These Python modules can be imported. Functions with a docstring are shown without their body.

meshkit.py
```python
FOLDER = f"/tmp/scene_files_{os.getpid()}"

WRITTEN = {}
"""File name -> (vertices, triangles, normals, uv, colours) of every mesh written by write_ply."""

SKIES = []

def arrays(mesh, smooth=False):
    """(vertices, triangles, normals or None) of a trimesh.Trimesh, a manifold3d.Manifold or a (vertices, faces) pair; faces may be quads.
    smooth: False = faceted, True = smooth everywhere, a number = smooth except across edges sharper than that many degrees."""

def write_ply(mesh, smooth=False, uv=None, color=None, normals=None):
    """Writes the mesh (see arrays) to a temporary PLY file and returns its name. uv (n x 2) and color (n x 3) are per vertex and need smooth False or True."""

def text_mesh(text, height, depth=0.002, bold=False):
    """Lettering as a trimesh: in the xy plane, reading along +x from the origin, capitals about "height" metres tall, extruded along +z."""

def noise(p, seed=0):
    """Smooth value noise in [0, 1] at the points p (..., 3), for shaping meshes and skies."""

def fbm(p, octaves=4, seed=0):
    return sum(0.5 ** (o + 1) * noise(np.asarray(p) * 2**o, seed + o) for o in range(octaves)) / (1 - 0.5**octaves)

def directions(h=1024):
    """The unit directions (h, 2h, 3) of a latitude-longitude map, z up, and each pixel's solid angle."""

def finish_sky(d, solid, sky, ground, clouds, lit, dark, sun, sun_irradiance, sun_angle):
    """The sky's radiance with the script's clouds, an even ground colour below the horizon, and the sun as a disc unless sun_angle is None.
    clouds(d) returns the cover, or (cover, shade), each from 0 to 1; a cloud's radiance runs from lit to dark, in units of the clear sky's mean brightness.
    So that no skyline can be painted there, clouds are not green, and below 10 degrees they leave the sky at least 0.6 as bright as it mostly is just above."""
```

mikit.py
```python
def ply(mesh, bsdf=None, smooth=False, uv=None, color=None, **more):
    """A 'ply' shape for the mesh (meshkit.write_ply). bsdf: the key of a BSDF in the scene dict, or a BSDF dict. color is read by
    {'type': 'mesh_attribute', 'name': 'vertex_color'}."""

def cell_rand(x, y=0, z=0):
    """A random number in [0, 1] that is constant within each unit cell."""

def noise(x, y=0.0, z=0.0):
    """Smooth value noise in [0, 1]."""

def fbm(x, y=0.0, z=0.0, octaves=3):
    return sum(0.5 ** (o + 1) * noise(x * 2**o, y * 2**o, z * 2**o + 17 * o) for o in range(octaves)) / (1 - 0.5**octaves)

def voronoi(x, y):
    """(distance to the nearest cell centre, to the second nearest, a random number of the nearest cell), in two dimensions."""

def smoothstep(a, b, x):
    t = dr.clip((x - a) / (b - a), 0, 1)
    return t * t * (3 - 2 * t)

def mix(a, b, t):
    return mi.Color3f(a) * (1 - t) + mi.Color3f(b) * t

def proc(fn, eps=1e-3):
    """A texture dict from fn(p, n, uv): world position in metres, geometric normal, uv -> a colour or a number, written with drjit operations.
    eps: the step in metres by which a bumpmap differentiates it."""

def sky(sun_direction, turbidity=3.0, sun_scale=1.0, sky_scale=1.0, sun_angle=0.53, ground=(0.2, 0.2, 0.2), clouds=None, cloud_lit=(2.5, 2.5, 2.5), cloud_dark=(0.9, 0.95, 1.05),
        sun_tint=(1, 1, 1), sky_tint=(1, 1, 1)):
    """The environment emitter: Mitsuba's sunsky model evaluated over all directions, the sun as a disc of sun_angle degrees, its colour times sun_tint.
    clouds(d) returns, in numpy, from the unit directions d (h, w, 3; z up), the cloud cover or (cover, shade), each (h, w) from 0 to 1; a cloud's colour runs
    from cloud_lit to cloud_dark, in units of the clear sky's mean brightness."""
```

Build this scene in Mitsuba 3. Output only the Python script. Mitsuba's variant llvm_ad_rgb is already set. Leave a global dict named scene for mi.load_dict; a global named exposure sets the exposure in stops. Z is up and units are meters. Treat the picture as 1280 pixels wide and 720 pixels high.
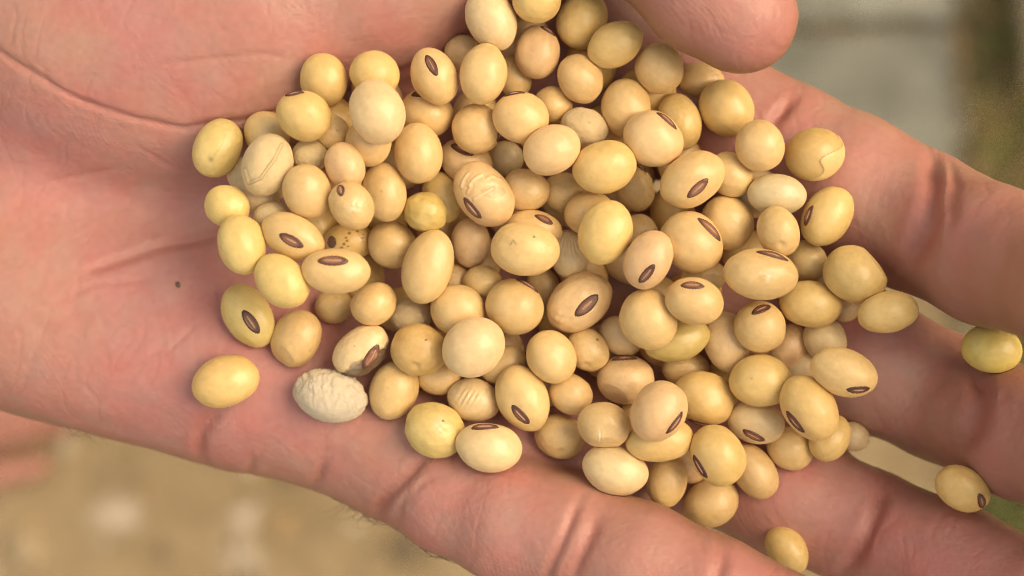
import math, random
import numpy as np, trimesh, mitsuba as mi, drjit as dr
import mikit, meshkit
T = mi.ScalarTransform4f
random.seed(7); np.random.seed(7)
MM = 0.001
# ---------------------------------------------------------------- camera, sky, exposure (world: x along the fingers, y towards the thumb, z up; 1 unit = 1 m)
CAM_Z, FOCAL = 258.0, 2125.0            # camera height over the palm in mm; focal length in pixels of a 1280 px wide frame
scene, labels = {}, {}
scene['camera'] = {'type': 'thinlens', 'fov': math.degrees(2 * math.atan(640 / FOCAL)), 'fov_axis': 'x',
                   'aperture_radius': 0.0030, 'focus_distance': (CAM_Z - 11.0) * MM, 'near_clip': 0.01, 'far_clip': 60.0,
                   'to_world': T().look_at(origin=[0, 0, CAM_Z * MM], target=[0, 0, 0], up=[0, 1, 0])}
SUN = (0.64, 0.20, 0.74)
def overcast(d):
    # an even cloud layer, as overcast skies are: brightest overhead, about a third of that towards the horizon
    return np.ones(d.shape[:2]), np.clip(1 - d[..., 2], 0, 1) ** 0.8
scene['sky_light'] = mikit.sky(SUN, turbidity=3, sun_scale=0.30, sun_angle=46, clouds=overcast, cloud_lit=(1.0, 0.98, 0.93), cloud_dark=(0.32, 0.31, 0.29), sun_tint=(1, 0.96, 0.88))
exposure = 3.52

# ---------------------------------------------------------------- the hand as a signed distance (mm)
def P(px, py, z):
    s = (CAM_Z - z) / FOCAL
    return np.array([(px - 640) * s, (360 - py) * s, z])

def smin(a, b, k):
    h = np.maximum(k - np.abs(a - b), 0) / k
    return np.minimum(a, b) - h * h * h * k / 6

def capsule(p, a, b, ra, rb):
    ab = b - a
    t = np.clip(((p - a) @ ab) / (ab @ ab), 0, 1).astype(np.float32)
    t2 = t[..., None] if p.ndim > 1 else t
    d = p - a - t2 * ab
    return np.sqrt((d * d).sum(-1)) - (ra + (rb - ra) * t)

def ellipsoid(p, c, r, ang=0.0):
    ca, sa = math.cos(ang), math.sin(ang)
    q = p - c
    x, y = q[..., 0] * ca + q[..., 1] * sa, -q[..., 0] * sa + q[..., 1] * ca
    r = np.asarray(r, float)
    k0 = np.sqrt((x / r[0]) ** 2 + (y / r[1]) ** 2 + (q[..., 2] / r[2]) ** 2)
    k1 = np.sqrt((x / r[0] ** 2) ** 2 + (y / r[1] ** 2) ** 2 + (q[..., 2] / r[2] ** 2) ** 2)
    return k0 * (k0 - 1) / np.maximum(k1, 1e-6)

def chain(p, pts, k=3.0):
    d = None
    for (a, ra), (b, rb) in zip(pts, pts[1:]):
        c = capsule(p, a, b, ra, rb)
        d = c if d is None else smin(d, c, k)
    return d

# chains of (pixel where the joint shows, height, radius); heights rise towards the tips: the fingers curl up a little
FINGERS = {
    'index':  [(700, 95, -15, 11), (835, 118, -13, 11.2), (985, 192, -8, 10.6), (1060, 232, -4, 10.8), (1140, 273, -1, 10.6), (1238, 318, 14, 10.0), (1340, 358, 31, 8.6), (1450, 388, 52, 6.6)],
    'middle': [(690, 290, -18, 11), (835, 350, -16, 11), (1000, 418, -11, 10), (1090, 455, -7, 10.2), (1180, 497, -4, 9.6), (1280, 543, 12, 9.2), (1385, 588, 28, 8.1), (1510, 640, 46, 6.6)],
    'ring':   [(620, 420, -18, 11), (740, 500, -16, 10.5), (880, 573, -11, 9.4), (980, 617, -7, 9.6), (1080, 660, -4, 9.0), (1188, 707, 6, 9.1), (1310, 758, 20, 7.9), (1460, 822, 36, 6.6)],
    'little': [(400, 480, -12, 11), (500, 560, -8, 10.4), (565, 618, -2, 8.8), (640, 652, 2, 9.2), (712, 668, 5.5, 8.4), (800, 703, 10, 8.5), (890, 738, 13, 7.7), (1030, 790, 18, 6.2)],
}
THUMB = [(120, 60, -12, 17), (330, 10, -6, 15), (490, -22, -3, 13.2), (620, -75, 3, 9.8), (742, -106, 9, 9.8), (830, -74, 13, 9.2), (886, -16, 15, 9.3), (926, 22, 16, 8.0)]
PALM = [  # metacarpals: from the wrist to the knuckles
    [(-330, 190, -18, 17), (60, 190, -17, 13), (420, 160, -17, 12), (835, 130, -14, 11)],
    [(-330, 250, -18, 17), (60, 270, -18, 13), (420, 290, -18.5, 12), (835, 345, -17, 11.5)],
    [(-330, 300, -18, 17), (60, 340, -18, 13), (400, 400, -18, 12), (740, 495, -17, 11.5)],
    [(-330, 330, -17, 17), (60, 400, -14, 14), (300, 470, -13, 14), (500, 556, -10, 11)],
]
WEBS = [((1035, 240, -10), (1055, 430, -12), 6, 6), ((950, 200, -12), (960, 400, -14), 8, 8), ((1050, 450, -12), (985, 600, -12), 6, 6), ((940, 410, -15), (870, 570, -15), 8, 8),
        ((840, 585, -9), (700, 640, -5), 6, 7), ((740, 530, -9), (560, 575, -8), 9, 9), ((480, -50, -8), (800, 40, -14), 8, 9), ((560, 40, -13), (760, 80, -14), 8, 9)]
# creases of the palm and the fingers: pixel polylines, depth mm, half width mm
CREASES = [
    ([(-60, 30), (0, 66), (50, 97), (115, 132), (180, 153), (240, 162), (330, 150), (430, 120), (540, 75)], 0.42, 0.55),
    ([(95, 342), (140, 326), (180, 311), (220, 300), (262, 290), (330, 280), (420, 300)], 0.55, 0.9),
    ([(292, 508), (272, 516), (256, 530), (243, 548), (238, 572), (236, 600)], 0.8, 1.1),
    ([(314, 568), (304, 590), (286, 612)], 0.6, 0.7), ([(408, 570), (396, 596), (376, 624)], 0.65, 0.75),
    ([(545, 560), (524, 576), (505, 598), (486, 618), (474, 640), (466, 668)], 0.9, 0.9),
    ([(514, 606), (500, 634), (496, 668)], 0.4, 0.6), ([(560, 590), (530, 600), (512, 622)], 0.25, 0.5),
    ([(728, 600), (716, 624), (700, 660), (684, 700), (674, 740)], 0.6, 0.8), ([(746, 618), (738, 640), (722, 680), (708, 720)], 0.75, 0.9),
    ([(735, 640), (716, 676), (700, 706)], 0.3, 0.7),
    ([(892, 650), (884, 680), (872, 716), (862, 750)], 0.7, 1.0),
    ([(1004, 108), (990, 124), (972, 146), (958, 172)], 1.1, 1.0),
    ([(1166, 184), (1152, 212), (1138, 250), (1122, 296), (1108, 346)], 1.7, 1.1), ([(1182, 196), (1168, 228), (1152, 262), (1138, 300)], 0.7, 0.7),
    ([(1204, 440), (1196, 478), (1184, 520), (1168, 572)], 1.4, 1.1), ([(1222, 470), (1208, 500)], 0.35, 0.8),
    ([(1112, 588), (1100, 612), (1080, 650), (1058, 700), (1048, 726)], 1.1, 1.1), ([(1100, 640), (1070, 690)], 0.35, 0.9),
    ([(30, 232), (80, 220), (160, 206)], 0.2, 0.5), ([(170, 178), (200, 200), (236, 214)], 0.15, 0.45), ([(60, 380), (120, 356), (190, 350)], 0.15, 0.5), ([(150, 470), (210, 440), (250, 400)], 0.15, 0.5), ([(210, 90), (330, 78), (380, 84)], 0.15, 0.5), ([(20, 420), (90, 400), (140, 404)], 0.2, 1.4),
]

def poly_dist(x, y, pts):
    d = None
    for a, b in zip(pts, pts[1:]):
        e = b - a
        t = np.clip(((x - a[0]) * e[0] + (y - a[1]) * e[1]) / (e @ e), 0, 1)
        q = np.hypot(x - a[0] - t * e[0], y - a[1] - t * e[1])
        d = q if d is None else np.minimum(d, q)
    return d

CREASE_LINES = [(np.array([P(x, y, 2)[:2] for x, y in pts]), dep, wid) for pts, dep, wid in CREASES]

def crease_field(p):
    """(depth in mm, redness) at the points"""
    x, y = p[..., 0], p[..., 1]
    dep, red = np.zeros(x.shape, np.float32), np.zeros(x.shape, np.float32)
    wob = meshkit.noise(p / 5.0, 3) - 0.5
    for pts, de, wi in CREASE_LINES:
        lo, hi = pts.min(0) - 4 * wi, pts.max(0) + 4 * wi
        m = (x > lo[0]) & (x < hi[0]) & (y > lo[1]) & (y < hi[1])
        if not m.any():
            continue
        q = poly_dist(x[m] + wob[m] * 1.0, y[m] + wob[m] * 0.8, pts)
        end = np.minimum(np.hypot(x[m] - pts[0][0], y[m] - pts[0][1]), np.hypot(x[m] - pts[-1][0], y[m] - pts[-1][1]))
        fade = np.clip(end / 4.0, 0, 1)
        g = np.exp(-(q / wi) ** 2) * fade
        dep[m] = np.maximum(dep[m], de * g)
        red[m] = np.maximum(red[m], min(1, de) * np.exp(-(q / (1.7 * wi)) ** 2) * fade)
    return dep, red

def hand_sdf(p):
    p = np.asarray(p, np.float32)
    pts = lambda c: [(P(x, y, z), r) for x, y, z, r in c]
    d = None
    for c in PALM:
        e = chain(p, pts(c), 5)
        d = e if d is None else smin(d, e, 9)
    d = smin(d, chain(p, pts(THUMB[:4]), 6), 11)
    d = smin(d, ellipsoid(p, P(190, 30, -6), (38, 23, 16), -0.18), 13)         # thenar
    d = smin(d, ellipsoid(p, P(150, 400, -12), (40, 17, 13), -0.25), 9)       # hypothenar
    d = smin(d, chain(p, pts(THUMB[3:]), 4), 3)
    f = None
    for k in FINGERS:
        e = chain(p, pts(FINGERS[k]), 3)
        f = e if f is None else smin(f, e, 1.2)
    d = smin(d, f, 6)
    # webs between the finger bases
    for a, b, ra, rb in WEBS:
        d = smin(d, capsule(p, P(*a), P(*b), ra, rb), 7)
    return d

def surface_net(f, lo, hi, h):
    """vertices and triangles of f = 0 on a grid of step h; only blocks near the surface are evaluated finely"""
    B = 8
    n = (np.ceil((np.asarray(hi) - lo) / (h * B)).astype(int)) * B
    grid = np.ones(tuple(n + 1), np.float32)
    nb = n // B
    c = np.stack(np.meshgrid(*[np.arange(k) for k in nb], indexing='ij'), -1).reshape(-1, 3)
    dc = f(lo + (c * B + B / 2) * h)
    off = np.stack(np.meshgrid(*[np.arange(B + 1)] * 3, indexing='ij'), -1).reshape(-1, 3)
    for b in c[dc < -B * h * 1.3]:
        grid[tuple(slice(i * B, i * B + B + 1) for i in b)] = -1
    near = c[np.abs(dc) <= B * h * 1.3]
    for s in range(0, len(near), 400):
        idx = (near[s:s + 400, None, :] * B + off[None]).reshape(-1, 3)
        grid[idx[:, 0], idx[:, 1], idx[:, 2]] = f(lo + idx * h)
    neg = grid < 0
    cell = np.zeros(tuple(n), np.int8)
    for o in np.ndindex(2, 2, 2):
        cell += neg[tuple(slice(o[i], o[i] + n[i]) for i in range(3))]
    act = np.argwhere((cell > 0) & (cell < 8))
    vid = np.full(tuple(n), -1, np.int64)
    vid[tuple(act.T)] = np.arange(len(act))
    acc, cnt = np.zeros((len(act), 3)), np.zeros((len(act), 1))
    for ax in range(3):
        oth = [i for i in range(3) if i != ax]
        for o in np.ndindex(2, 2):
            a = act.copy(); a[:, oth[0]] += o[0]; a[:, oth[1]] += o[1]
            b = a.copy(); b[:, ax] += 1
            va, vb = grid[tuple(a.T)], grid[tuple(b.T)]
            m = (va < 0) != (vb < 0)
            t = np.where(m, va / np.where(m, va - vb, 1), 0)
            q = a.astype(float); q[:, ax] += t
            acc += q * m[:, None]; cnt += m[:, None]
    v = lo + acc / np.maximum(cnt, 1) * h
    tris = []
    for ax in range(3):
        o1, o2 = [(1, 2), (2, 0), (0, 1)][ax]
        sl0 = [slice(1, n[i]) for i in range(3)]; sl1 = list(sl0)
        sl0[ax], sl1[ax] = slice(0, n[ax]), slice(1, n[ax] + 1)
        a, b = neg[tuple(sl0)], neg[tuple(sl1)]
        for flip, m in ((False, a & ~b), (True, ~a & b)):
            e = np.argwhere(m) + [0 if i == ax else 1 for i in range(3)]
            c00 = e.copy(); c00[:, o1] -= 1; c00[:, o2] -= 1
            c10 = e.copy(); c10[:, o2] -= 1
            c01 = e.copy(); c01[:, o1] -= 1
            q = [vid[tuple(x.T)] for x in (c00, c10, e, c01)]
            if flip:
                q = q[::-1]
            tris += [np.stack([q[0], q[1], q[2]], 1), np.stack([q[0], q[2], q[3]], 1)]
    return v, np.vstack(tris)

def grad(f, p, e=0.4):
    g = np.stack([f(p + np.eye(3)[i] * e) - f(p - np.eye(3)[i] * e) for i in range(3)], 1)
    return g / np.maximum(np.linalg.norm(g, axis=1, keepdims=True), 1e-9)

def build_hand(step=0.6):
    v, f = surface_net(hand_sdf, np.array([-112.0, -62.0, -42.0]), np.array([118.0, 66.0, 60.0]), step)
    n = grad(hand_sdf, v)
    v, f, att = trimesh.remesh.subdivide(v, f, vertex_attributes={'n': n})
    n = att['n'] / np.maximum(np.linalg.norm(att['n'], axis=1, keepdims=True), 1e-9)
    up = np.clip(n[:, 2] * 1.6 + 0.5, 0, 1)
    dep, red = crease_field(v)
    broad = meshkit.fbm(v / 14.0, 3, 5) - 0.5
    # fine lines: contour lines of stretched noise, across the fingers and criss-crossing on the palm
    ca, sa = math.cos(-0.39), math.sin(-0.39)
    ax, ay = v[:, 0] * ca + v[:, 1] * sa, -v[:, 0] * sa + v[:, 1] * ca
    w = meshkit.fbm(v / 7.0, 2, 51) * 5
    def lines(a, b, sx, sy, seed, sharp):
        q = meshkit.noise(np.stack([(a + w) / sx, b / sy, v[:, 2] * 0.04], 1), seed)
        g = meshkit.noise(v / 9.0, seed + 3)
        return np.exp(-((q - 0.5) / sharp) ** 2) * np.clip((g - 0.3) * 2.4, 0, 1)
    net = np.maximum(lines(ax, ay, 2.4, 8.0, 60, 0.05), 0.8 * lines(ax * 0.75 + ay * 0.66, ay * 0.75 - ax * 0.66, 2.6, 9.0, 70, 0.045))
    net = np.maximum(net, 0.6 * lines(ax * 0.6 - ay * 0.8, ay * 0.6 + ax * 0.8, 2.0, 6.0, 80, 0.05))
    fold = meshkit.fbm(v / 2.2, 3, 11) - 0.5
    v = v + n * ((-dep - 0.075 * net) * up + 0.10 * fold + 1.2 * broad * up)[:, None]
    m1, m2, m3 = meshkit.fbm(v / 18.0, 3, 21), meshkit.fbm(v / 4.0, 3, 22), meshkit.noise(v / 0.8, 23)
    pink, tan, back_and_shade = np.array([0.555, 0.240, 0.200]), np.array([0.555, 0.278, 0.198]), np.array([0.34, 0.172, 0.09])
    t = np.clip((m1 - 0.5) * 3.0 + 0.5, 0, 1)[:, None]
    col = pink * (1 - t) + tan * t
    blush = np.clip((m2 - 0.5) * 2.6, -1, 1)[:, None]
    col = col * (1 + blush * np.array([0.05, -0.13, -0.13])) * (1 + 0.10 * (m3 - 0.5))[:, None]
    tip = np.zeros(len(v))
    for c in [THUMB[-1]] + [FINGERS[k][-2] for k in FINGERS]:
        tip = np.maximum(tip, np.exp(-(np.linalg.norm(v - P(*c[:3]), axis=1) / 22.0) ** 2))
    col = col * (1 - 0.5 * tip[:, None]) + np.array([0.60, 0.225, 0.185]) * 0.5 * tip[:, None]
    w = (1 - np.clip((n[:, 2] - 0.02) / 0.55, 0, 1))[:, None]  # browner skin of the hand's back, band widened to paint shade along the edges
    col = col * (1 - w) + back_and_shade * w
    r = (np.clip(red * up, 0, 1) * 0.6 + 0.14 * net * up)[:, None]
    col = col * (1 - r) + np.array([0.44, 0.15, 0.11]) * r
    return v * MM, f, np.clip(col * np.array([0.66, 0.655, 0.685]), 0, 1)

# ---------------------------------------------------------------- the yard under the hand
GROUND_Z = -620.0
def G(px, py, z=GROUND_Z):
    return P(px, py, z) * MM
_gs = (CAM_Z - GROUND_Z) / FOCAL * MM           # metres of ground per photograph pixel
def ground_tex(p, n, uv):
    x, y = p.x / _gs + 640, 360 - p.y / _gs      # yard coordinates in units of 0.41 mm
    big = mikit.fbm(x / 90, y / 90, 3.0, octaves=4)
    fine = mikit.fbm(x / 14, y / 14, 9.0, octaves=3)
    c = mikit.mix((0.195, 0.140, 0.075), (0.265, 0.195, 0.110), mikit.smoothstep(0.3, 0.7, big * 0.6 + fine * 0.4))
    pale = mi.Float(0)
    for cx, cy, rx, ry in ((145, 645, 30, 22), (306, 650, 15, 18), (298, 688, 26, 22), (318, 700, 16, 16)):
        d = dr.sqrt(dr.square((x - cx) / rx) + dr.square((y - cy) / ry)) + (fine - 0.5) * 2.2 + (big - 0.5) * 1.2
        pale = dr.maximum(pale, 1 - mikit.smoothstep(0.2, 1.35, d))
    c = mikit.mix(c, (0.14, 0.10, 0.055), 0.35 * mikit.smoothstep(0.60, 0.72, mikit.fbm(x / 38, y / 38, 21.0, octaves=2)))
    c = mikit.mix(c, (0.43, 0.36, 0.28), pale * 0.8)
    return c * (0.9 + 0.2 * mikit.noise(x / 2.5, y / 2.5, 1.0))
def slab_tex(p, n, uv):
    x, y = p.x / _gs + 640, 360 - p.y / _gs
    big = mikit.fbm(x / 60, y / 60, 5.0, octaves=4)
    fine = mikit.fbm(x / 9, y / 9, 2.0, octaves=3)
    c = mikit.mix((0.118, 0.116, 0.092), (0.195, 0.190, 0.155), mikit.smoothstep(0.3, 0.75, big * 0.65 + fine * 0.35))
    return c * (0.88 + 0.24 * mikit.noise(x / 2, y / 2, 4.0))
scene['ground_material'] = {'type': 'twosided', 'b': {'type': 'principled', 'base_color': mikit.proc(ground_tex), 'roughness': 0.95, 'specular': 0.2}}
scene['slab_material'] = {'type': 'twosided', 'b': {'type': 'principled', 'base_color': mikit.proc(slab_tex), 'roughness': 0.9, 'specular': 0.25}}
scene['pale_stone'] = {'type': 'twosided', 'b': {'type': 'principled', 'base_color': {'type': 'rgb', 'value': [0.50, 0.40, 0.25]}, 'roughness': 0.9}}
scene['earth_material'] = {'type': 'twosided', 'b': {'type': 'principled', 'base_color': {'type': 'rgb', 'value': [0.17, 0.125, 0.06]}, 'roughness': 1.0, 'specular': 0.1}}
scene['grass_material'] = {'type': 'twosided', 'b': {'type': 'principled', 'base_color': {'type': 'mesh_attribute', 'name': 'vertex_color'}, 'roughness': 0.6, 'specular': 0.3}}

def sheet(x0, x1, y0, y1, z, n=2):
    gx, gy = np.meshgrid(np.linspace(x0, x1, n), np.linspace(y0, y1, n), indexing='ij')
    v = np.stack([gx, gy, np.full_like(gx, z)], -1).reshape(-1, 3)
    i = np.arange(n * n).reshape(n, n)
    f = np.vstack([np.stack([i[:-1, :-1], i[1:, :-1], i[1:, 1:]], -1).reshape(-1, 3), np.stack([i[:-1, :-1], i[1:, 1:], i[:-1, 1:]], -1).reshape(-1, 3)])
    return v, f

GZ = GROUND_Z * MM
scene['ground'] = mikit.ply(sheet(-20, 20, -20, 20, GZ, 3), 'ground_material')
labels['ground'] = {'label': 'blurred tan earthen yard floor with whitish stains below the hand', 'kind': 'structure'}

def slab(poly, z0, z1, bevel=0.004):
    """a worn stone slab: an outline (metres) with an uneven chamfered top"""
    c = poly.mean(0)
    inner = c + (poly - c) * (1 - bevel / np.linalg.norm(poly - c, axis=1, keepdims=True))
    n = len(poly)
    v = np.vstack([np.c_[poly, np.full(n, z0)], np.c_[poly, np.full(n, z1 - bevel)], np.c_[inner, np.full(n, z1)], [[*c, z1]]])
    f = []
    for i in range(n):
        j = (i + 1) % n
        for a in (0, n):
            f += [[a + i, a + j, a + n + j], [a + i, a + n + j, a + n + i]]
        f.append([2 * n + i, 2 * n + j, 3 * n])
    return v, np.array(f)

rs = np.random.default_rng(12)
def outline(corners, step=14, wob=1.6):
    out = []
    for (xa, ya), (xb, yb) in zip(corners, corners[1:] + corners[:1]):
        k = max(2, int(math.hypot(xb - xa, yb - ya) / step))
        for i in range(k):
            out.append(G(xa + (xb - xa) * i / k + rs.normal(0, wob), ya + (yb - ya) * i / k + rs.normal(0, wob))[:2])
    return np.array(out)[::-1]
slabs = [([(930, 44), (1186, 40), (1194, 330), (905, 335)], 0.010, 'slab_material', 'grey worn paving slab between thumb tip and grass'),
         ([(925, -240), (1184, -236), (1187, 30), (930, 34)], 0.013, 'pale_slab_material', 'paler paving slab above the grey one beside the grass')]
scene['pale_slab_material'] = {'type': 'twosided', 'b': {'type': 'principled', 'base_color': mikit.proc(lambda p, n, uv: slab_tex(p, n, uv) * 1.28), 'roughness': 0.9, 'specular': 0.25}}
for i, (c, hgt, m, lab) in enumerate(slabs):
    key = 'paving_slab' + (f'_{i:03d}' if i else '')
    scene[key] = mikit.ply(slab(outline(c), GZ - 0.01, GZ + hgt), m)
    labels[key] = {'label': lab, 'kind': 'structure'}
# the bed of earth and grass past the slabs, and a stone kerb behind it
v, f = sheet(G(1212, 0)[0], G(3600, 0)[0], G(0, 1500)[1], G(0, -900)[1], GZ + 0.004, 3)
scene['soil'] = mikit.ply((v, f), 'earth_material')
labels['soil'] = {'label': 'dark strip of soil under the grass beside the slabs', 'kind': 'structure'}
kx = G(1274, 0)[0]
scene['kerb'] = mikit.ply(slab(np.array([[kx, G(0, 110)[1]], [kx + 0.16, G(0, 60)[1]], [kx + 0.10, G(0, -700)[1]], [kx - 0.03, G(0, -700)[1]]])[::-1][::-1], GZ - 0.01, GZ + 0.05), 'pale_stone')
labels['kerb'] = {'label': 'pale stone kerb past the grass at the corner', 'kind': 'structure'}
gv, gf, gc = [], [], []
for k in range(5200):
    x, y = rs.uniform(1200, 1480), rs.uniform(-120, 900)
    if meshkit.fbm(np.array([[x / 26, y / 26, 0.5]]), 3, 2)[0] < 0.47 - (0.12 if y > 480 else 0) or (x > 1262 and y < 90) or rs.random() > (x - 1196) / 40:
        continue
    h, w, a, lean = rs.uniform(8, 26) * MM, rs.uniform(0.8, 1.8) * MM, rs.uniform(0, 6.283), rs.uniform(0.2, 1.1)
    b = np.array([*G(x, y)[:2], GZ + 0.003]); s = np.array([math.cos(a + 1.57), math.sin(a + 1.57), 0]) * w; dv = np.array([math.cos(a), math.sin(a), 0])
    m = b + dv * h * lean * 0.35 + [0, 0, h * 0.6]; t = b + dv * h * lean + [0, 0, h * 0.85]
    i0 = len(gv) and sum(map(len, gv))
    gv.append(np.array([b - s, b + s, m - s * 0.8, m + s * 0.8, t])); gf.append(np.array([[0, 1, 3], [0, 3, 2], [2, 3, 4]]) + i0)
    dry = rs.random() < (0.55 if y < 480 else 0.2)
    col = (np.array([0.27, 0.20, 0.085]) if dry else np.array([0.11, 0.125, 0.035])) * rs.uniform(0.6, 1.3)
    gc.append(np.tile(col, (5, 1)))
scene['grass'] = mikit.ply((np.vstack(gv), np.vstack(gf)), 'grass_material', smooth=True, color=np.clip(np.vstack(gc), 0, 1))
labels['grass'] = {'label': 'blurred patchy green and dry grass beside the paving slabs', 'kind': 'stuff', 'category': 'grass'}

# loose grit and pebbles on the yard
scene['pebble_material'] = {'type': 'twosided', 'b': {'type': 'principled', 'base_color': {'type': 'mesh_attribute', 'name': 'vertex_color'}, 'roughness': 0.85, 'specular': 0.3}}
pv, pf, pc, pn = [], [], [], 0
pm = trimesh.creation.icosphere(subdivisions=1)
for k in range(200):
    x, y = rs.uniform(-60, 1195), rs.uniform(380, 900)
    if k % 5 == 0:
        x, y = rs.uniform(1186, 1225), rs.uniform(-100, 420)
    r = rs.uniform(1.2, 4.2) if rs.random() < 0.85 else rs.uniform(5, 9)
    v = np.array(pm.vertices) * np.array([rs.uniform(0.8, 1.5), rs.uniform(0.7, 1.1), rs.uniform(0.4, 0.7)]) * r * (1 + 0.3 * rs.random((len(pm.vertices), 1)))
    a = rs.uniform(0, 6.28)
    v = v @ np.array([[math.cos(a), math.sin(a), 0], [-math.sin(a), math.cos(a), 0], [0, 0, 1]]) * MM + G(x, y)
    pv.append(v); pf.append(np.array(pm.faces) + pn); pn += len(v)
    pc.append(np.tile(np.array([[0.31, 0.235, 0.14], [0.15, 0.11, 0.065], [0.30, 0.205, 0.10], [0.36, 0.295, 0.20]][rs.integers(4)]) * rs.uniform(0.8, 1.15), (len(v), 1)))
scene['gravel'] = mikit.ply((np.vstack(pv), np.vstack(pf)), 'pebble_material', smooth=True, color=np.vstack(pc))
labels['gravel'] = {'label': 'blurred loose grit and pebbles scattered over the yard floor', 'kind': 'stuff', 'category': 'gravel'}

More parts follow.
